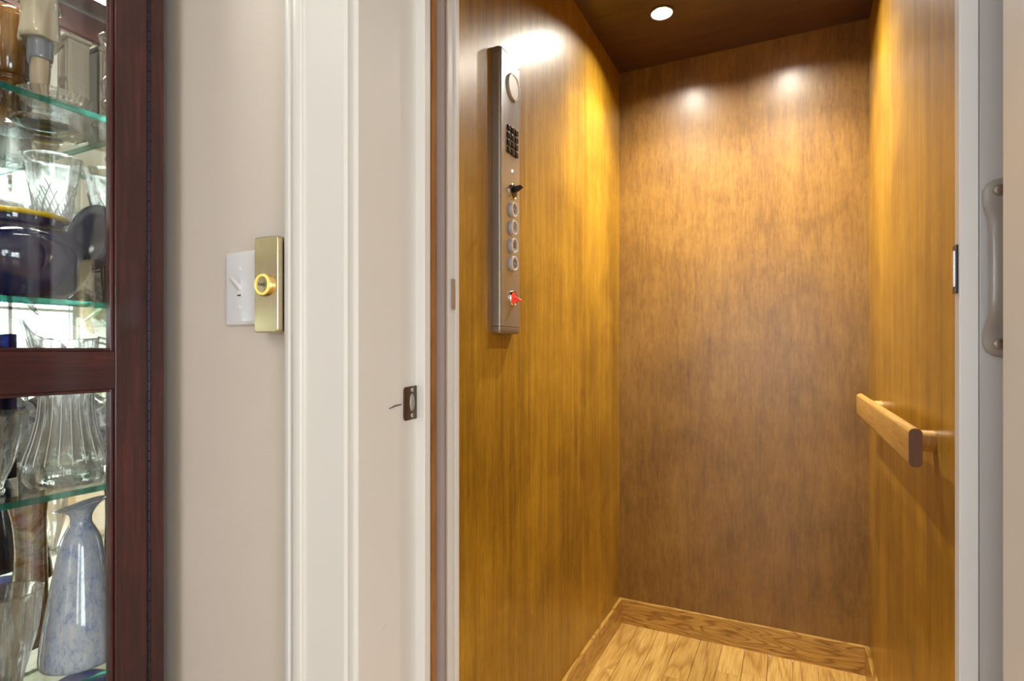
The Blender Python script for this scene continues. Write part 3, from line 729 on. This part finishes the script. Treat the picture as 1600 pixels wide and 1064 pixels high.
# --- plates
def plate(name, c, r, nrm, mat, label, lean=0.12, depth=.10, wavy=0):
    n_ = Vector((nrm[0], nrm[1], 0)).normalized(); up = Vector((0, 0, 1))
    zax = (n_ + up * lean).normalized(); xax = up.cross(zax).normalized(); yax = zax.cross(xax)
    M = Matrix(((xax.x, yax.x, zax.x, 0), (xax.y, yax.y, zax.y, 0), (xax.z, yax.z, zax.z, 0), (0, 0, 0, 1)))
    d = r * depth
    pr = [(0, 0), (r * .55, 0), (r * .62, d * .2), (r, d), (r + .0005, d + .002), (r - .001, d + .003), (r * .62, d * .2 + .004), (r * .55, .004), (0, .004)]
    md = (lambda rr, h, th, i: rr * (1 + wavy * math.cos(16 * th)) if rr > r * .8 else rr) if wavy else None
    bm = lathe(pr, (0, 0, 0), 64, axis=M, mod=md)
    zmin = min(v.co.z for v in bm.verts)
    bmesh.ops.translate(bm, verts=bm.verts, vec=(c[0], c[1], c[2] - zmin))
    o = obj(name, bm, mat, None, 45); tag(o, label, 'plate'); return o
npl = plate('navy_plate', (-1.043, .538, z + .058), .055, (.22, -1), 'navy_plate_glaze', 'navy glass plate on a dark easel beside the crystal trumpet vase', .06)
bm = tube([(-1.075, .532, z), (-1.065, .533, z + .06), (-1.055, .5485, z + .13)], .0016, 8)
add_tube(bm, [(-1.010, .532, z), (-1.020, .533, z + .06), (-1.030, .5485, z + .13)], .0016, 8)
add_tube(bm, [(-1.070, .530, z + .0565), (-1.015, .530, z + .0565)], .0005, 8)
add_tube(bm, [(-1.0425, .5515, z), (-1.0425, .5485, z + .13)], .0016, 8); add_tube(bm, [(-1.056, .5485, z + .128), (-1.029, .5485, z + .128)], .0016, 8)
add_tube(bm, [(-1.0655, .533, z + .0565), (-1.0195, .533, z + .0565)], .0016, 8)
obj('easel', bm, 'black_plastic', npl, 40)
plate('ridged_plate', (-1.264, .461, z), .090, (1, -.12), 'ridged_grey', 'grey ridged plate standing against the mirrored cabinet back', .12)

# --- shelf 1: figurine, pedestal pieces, crystal
z = SZ[0] + EPS
fc0 = Vector((-1.078, .474, z))
T = thing('porcelain_figurine', tuple(fc0), 'glossy porcelain figurine in cream breeches with grey stocking band', 'figurine')
def blob(prof, c, sx=1, sy=1, seg=32, mod=None, shift=None):
    bm = lathe(prof, (0, 0, 0), seg, mod=mod, shift=shift)
    for v in bm.verts: v.co.x *= sx; v.co.y *= sy
    bmesh.ops.translate(bm, verts=bm.verts, vec=c); return bm
obj('base', blob(smooth_prof([(.0005, 0), (.034, 0), (.036, .004), (.033, .008), (.0005, .009)], 4), fc0, 1, 1), 'brown_porcelain', T, 60)
fold = lambda r, h, th, i: r * (1 + .05 * math.sin(5 * th + 30 * h) + .03 * math.sin(9 * th - 60 * h))
for s_, dx in ((1, (.010, -.0035)), (-1, (-.010, .0035))):
    lc = fc0 + Vector((dx[0], dx[1], 0))
    obj('leg', blob(smooth_prof([(.0005, .006), (.013, .007), (.0125, .013), (.0085, .026), (.0095, .05), (.0125, .08), (.0120, .112)], 5), lc), 'skin_porcelain', T, 60)
    obj('stocking_band', blob(smooth_prof([(.0120, .100), (.0155, .101), (.0165, .118), (.0170, .137), (.012, .138)], 4), lc), 'greyblue_porcelain', T, 60)
    obj('breeches', blob(smooth_prof([(.0005, .128), (.0185, .129), (.0255, .131), (.0250, .150), (.0235, .175), (.0215, .205), (.0005, .212)], 5), lc, mod=fold), 'cream_porcelain', T, 60)
obj('coat', blob(smooth_prof([(.0005, .185), (.026, .187), (.0255, .20), (.0215, .225), (.025, .25), (.024, .272), (.011, .285), (.007, .292), (.0005, .294)], 5), fc0, .85, 1.05, mod=fold), 'cream_porcelain', T, 60)
hd_ = obj('head', blob(smooth_prof([(.0005, .288), (.008, .291), (.0135, .303), (.0145, .314), (.0115, .327), (.0005, .332)], 5), fc0), 'skin_porcelain', T, 60)
obj('hair', blob(smooth_prof([(.0142, .308), (.0160, .314), (.0135, .328), (.0005, .335)], 5), fc0 + Vector((-.002, 0, 0))), 'brown_porcelain', hd_, 60)
for s_ in (-1, 1):
    obj('arm', tube([fc0 + Vector((0, s_ * .022, .272)), fc0 + Vector((.004, s_ * .032, .245)), fc0 + Vector((.014, s_ * .028, .222)), fc0 + Vector((.020, s_ * .022, .212))], [.008, .0075, .006, .0045], 12), 'cream_porcelain', T, 60)
# brown turned stump
sc_ = (-1.158, .468, z)
st_ = obj('wooden_stump', lathe([(0, 0)] + smooth_prof([(.030, .001), (.031, .006), (.024, .018), (.014, .045), (.013, .06), (.019, .078), (.023, .084), (.022, .090), (.029, .096), (.034, .13), (.033, .175), (.030, .195), (.02, .203), (.0005, .204)], 5), sc_, 40), 'brown_porcelain', None, 60)
tag(st_, 'glossy brown turned pedestal beside the cream porcelain figurine', 'pedestal')
# cream panelled box
T = thing('panelled_box', (-1.104, .533, z), 'tall cream panelled box behind the porcelain figurine', 'box')
bx0, bx1, by0, by1 = -1.122, -1.086, .5170, .5500
obj('body', box(bx0, bx1, by0, by1, z, z + .165, bev=.002), 'cream_porcelain', T)
for za, zb in ((.010, .092), (.100, .158)):
    fr = newbm()
    for xa, xb, ya, yb, ax in ((bx0 + .006, bx1 - .006, by0 - .0015, by0, 'y'), (bx1, bx1 + .0015, by0 + .006, by1 - .006, 'x')):
        if ax == 'y':
            add_box(fr, xa, xa + .004, ya, yb, z + za, z + zb); add_box(fr, xb - .004, xb, ya, yb, z + za, z + zb)
            add_box(fr, xa + .004, xb - .004, ya, yb, z + za, z + za + .004); add_box(fr, xa + .004, xb - .004, ya, yb, z + zb - .004, z + zb)
        else:
            add_box(fr, xa, xb, ya, ya + .004, z + za, z + zb); add_box(fr, xa, xb, yb - .004, yb, z + za, z + zb)
            add_box(fr, xa, xb, ya + .004, yb - .004, z + za, z + za + .004); add_box(fr, xa, xb, ya + .004, yb - .004, z + zb - .004, z + zb)
    obj('panel_moulding', fr, 'cream_porcelain', T)
obj('lid', box(bx0 - .003, bx1 + .003, by0 - .003, by1 + .003, z + .1652, z + .172, bev=.002), 'cream_porcelain', T)
# clear dish and crystal candlestick
scal = lambda r, h, th, i: r * (1 + .015 * math.cos(24 * th))
ds = obj('glass_dish', lathe(hollow(smooth_prof([(.020, 0), (.030, .002), (.040, .010), (.046, .020)], 4), .003, .003), (-.993, .455, z), 72, mod=scal), 'crystal_soft', None, 50)
tag(ds, 'shallow clear glass dish on the top glass shelf', 'dish')
fac = lambda r, h, th, i: r * (1 + .10 * abs(math.cos(4 * th)) * (1 if i % 2 else -.2))
cs = obj('crystal_candlestick', lathe([(0, 0), (.024, 0), (.022, .006), (.012, .014), (.008, .024), (.013, .034), (.007, .044), (.011, .056), (.014, .066), (.007, .078), (.006, .10), (.010, .11), (.007, .118), (.012, .13), (.016, .14), (.012, .145), (0, .143)], (-.982, .526, z), 32, mod=fac), 'crystal')
tag(cs, 'faceted crystal candlestick at the hinge side of the top shelf', 'candlestick')

# --- shelf 3: pitcher, bowl, plate, wedge
z = SZ[2] + EPS
PC = Vector((-1.012, .480, z))
T = thing('crystal_pitcher', tuple(PC), 'fluted crystal pitcher with looped handle on the lower middle shelf', 'pitcher')
def flute(r, h, th, i):
    k = 0
    if .035 < h < .132: k = .085 * min(1, (h - .035) / .02, (.132 - h) / .02)
    rr = r * (1 - k * abs(math.sin(10 * th)) ** .7)
    if .004 < h < .032: rr *= 1 - .03 * abs(math.sin(20 * th + h * 150))
    if .138 < h < .168: rr *= 1 - .035 * abs(math.sin(18 * th + h * 200)) * 1
    hh = h
    if h > .165:
        e = (h - .165) / .07
        dth = (th - math.radians(-120) + PI) % (2 * PI) - PI
        sp_ = math.exp(-(dth / .55) ** 2)
        bk = math.exp(-((abs(dth) - PI) / .9) ** 2)
        rr = rr * (1 + .42 * sp_ * e); hh = h + .022 * sp_ * e + .004 * bk * e - .012 * (1 - sp_) * e
    return (rr, hh)
op = [(.040, 0), (.050, .001), (.0565, .012), (.0560, .024), (.0535, .034)] + [(.0530 - .0185 * math.sin(min(1, k / 16) * PI / 2), .038 + k * .0058) for k in range(17)] + [(.0345, .138), (.036, .146), (.0365, .156), (.0355, .166), (.0365, .18), (.0385, .20), (.0405, .22), (.0415, .232)]
obj('body', lathe(hollow(op, .0035, .012), tuple(PC), 120, mod=flute), 'crystal', T, 35)
bm = newbm()
for k in range(20):
    th = PI * k / 10 
    pts = []
    for j in range(13):
        h = .034 + j * .0084; i_ = (h - .038) / .0058
        r_h = .0530 - .0185 * math.sin(max(0, min(1, i_ / 16)) * PI / 2) + (.0008 if j in (0,) else .0003)
        pts.append(PC + Vector((r_h * math.cos(th), r_h * math.sin(th), h)))
    add_tube(bm, pts, .0008, 5)
obj('flute_edges', bm, 'cut_glass', T)
hdir = Vector((math.cos(math.radians(60)), math.sin(math.radians(60)), 0))
hp = []
for k in range(17):
    a = k / 16
    ang = math.radians(100 - 230 * a)
    hp.append(PC + hdir * (.036 + .010 + .022 * math.cos(ang)) + Vector((0, 0, .172 + .048 * math.sin(ang))))
hp[0] = PC + hdir * .038 + Vector((0, 0, .222)); hp[-1] = PC + hdir * .034 + Vector((0, 0, .134))
obj('handle', tube(hp, .0058, 12), 'crystal', T, 60)
cut = lambda r, h, th, i: r * (1 - .06 * abs(math.sin(7 * th + 22 * h)) ** .6 * min(1, h / .02))
bw = obj('crystal_bowl', lathe(hollow(smooth_prof([(.022, 0), (.024, .006), (.022, .012), (.033, .04), (.044, .08), (.052, .115)], 5), .004, .014), (-1.022, .382, z), 84, mod=cut), 'crystal', None, 30)
tag(bw, 'flared cut crystal bowl beside the fluted pitcher', 'bowl')
plate('floral_plate', (-1.258, .492, z), .062, (1, -.25), 'floral_china', 'small floral china plate behind the fluted pitcher', .12, wavy=.03)
wd = obj('blue_wedge', add_prism(newbm(), [(.392, z), (.462, z), (.462, z + .232), (.452, z + .232), (.392, z + .190)], 'x', -1.150, -1.120, bev=.002), 'navy_glass'); tag(wd, 'slanted blue glass sculpture behind the flared crystal bowl', 'sculpture')

# --- shelf 4: mottled vase, mosaic vase, bowl
z = SZ[3] + EPS
VC = (-1.010, .4985, z)
def mott(r, h, th, i):
    hh = h; rr = r
    if h > .232:
        e = (h - .232) / .022
        rr = r * (1 + .35 * e * math.cos(th - 1.1) ** 2); hh = h + .012 * e * math.cos(th - .9)
    return (rr * (1 + .02 * math.sin(3 * th) * (1 if h < .2 else 0)), hh)
op = smooth_prof([(.045, 0), (.0515, .005), (.0530, .020), (.0480, .065), (.0390, .12), (.0310, .165), (.0260, .192), (.0190, .208), (.0145, .218), (.0150, .230), (.021, .240), (.0290, .246)], 5)
mv = obj('mottled_vase', lathe(hollow(op, .003, .01), VC, 72, mod=mott), 'mottled_blue', None, 60); tag(mv, 'mottled pale blue glass vase with flared lip', 'vase')
lean = lambda h, i: (0, .010 * math.sin(h * 11), 0)
op = smooth_prof([(.026, 0), (.029, .005), (.030, .03), (.0255, .09), (.0225, .15), (.0235, .20), (.028, .232), (.031, .243)], 5)
ms = obj('mosaic_vase', lathe(hollow(op, .003, .01), (-1.140, .478, z), 56, shift=lean, mod=lambda r, h, th, i: r * (1 + .06 * math.cos(2 * th))), 'mosaic_glass', None, 60); tag(ms, 'metallic brown and gold mosaic glass vase on the shelf', 'vase')
bw = obj('crystal_bowl', lathe(hollow(smooth_prof([(.020, 0), (.024, .004), (.020, .014), (.026, .04), (.038, .09), (.0445, .145)], 5), .004, .016), (-1.004, .400, z), 84, mod=cut), 'crystal', None, 30)
tag(bw, 'deep cut crystal bowl beside the mottled blue vase', 'bowl')
op = smooth_prof([(.030, 0), (.034, .004), (.040, .06), (.044, .14), (.036, .20), (.030, .235), (.038, .255)], 5)
cv = obj('cobalt_vase', lathe(hollow(op, .003, .01), (-1.000, .492, SZ[4] + EPS), 56), 'cobalt_glass', None, 60); tag(cv, 'cobalt blue glass vase on the lowest glass shelf', 'vase')

# ================================================================== across the hall (seen in the mirrors)
T = thing('potted_plant', (2.62, -1.80, 0), 'leafy green plant in a tall white pot between the windows', 'plant')
obj('pot', lathe(hollow(smooth_prof([(.13, 0), (.15, .05), (.17, .5), (.19, .78)], 4), .012, .7), (2.62, -1.80, 0), 40), 'pot_white', T, 50)
for k in range(26):
    a = k * 2.4; tl = .35 + .3 * rng.random(); r0 = .05 * rng.random(); el = .5 + .8 * rng.random()
    d = Vector((math.cos(a), math.sin(a), 0)); sd = Vector((-d.y, d.x, 0))
    t = bmesh.new(); L_, R_ = [], []
    for j in range(6):
        u = j / 5; w_ = .035 * math.sin(PI * min(.97, u * .9 + .08))
        p = Vector((2.62, -1.80, .70)) + d * (r0 + tl * u * math.cos(el)) + Vector((0, 0, tl * u * math.sin(el) * 1.3 - .25 * tl * u * u))
        L_.append(t.verts.new(p + sd * w_)); R_.append(t.verts.new(p - sd * w_))
    for j in range(5): t.faces.new((L_[j], R_[j], R_[j + 1], L_[j + 1]))
    bm = newbm(); merge(bm, t); obj('leaf', bm, 'leaf_green', T, 60)
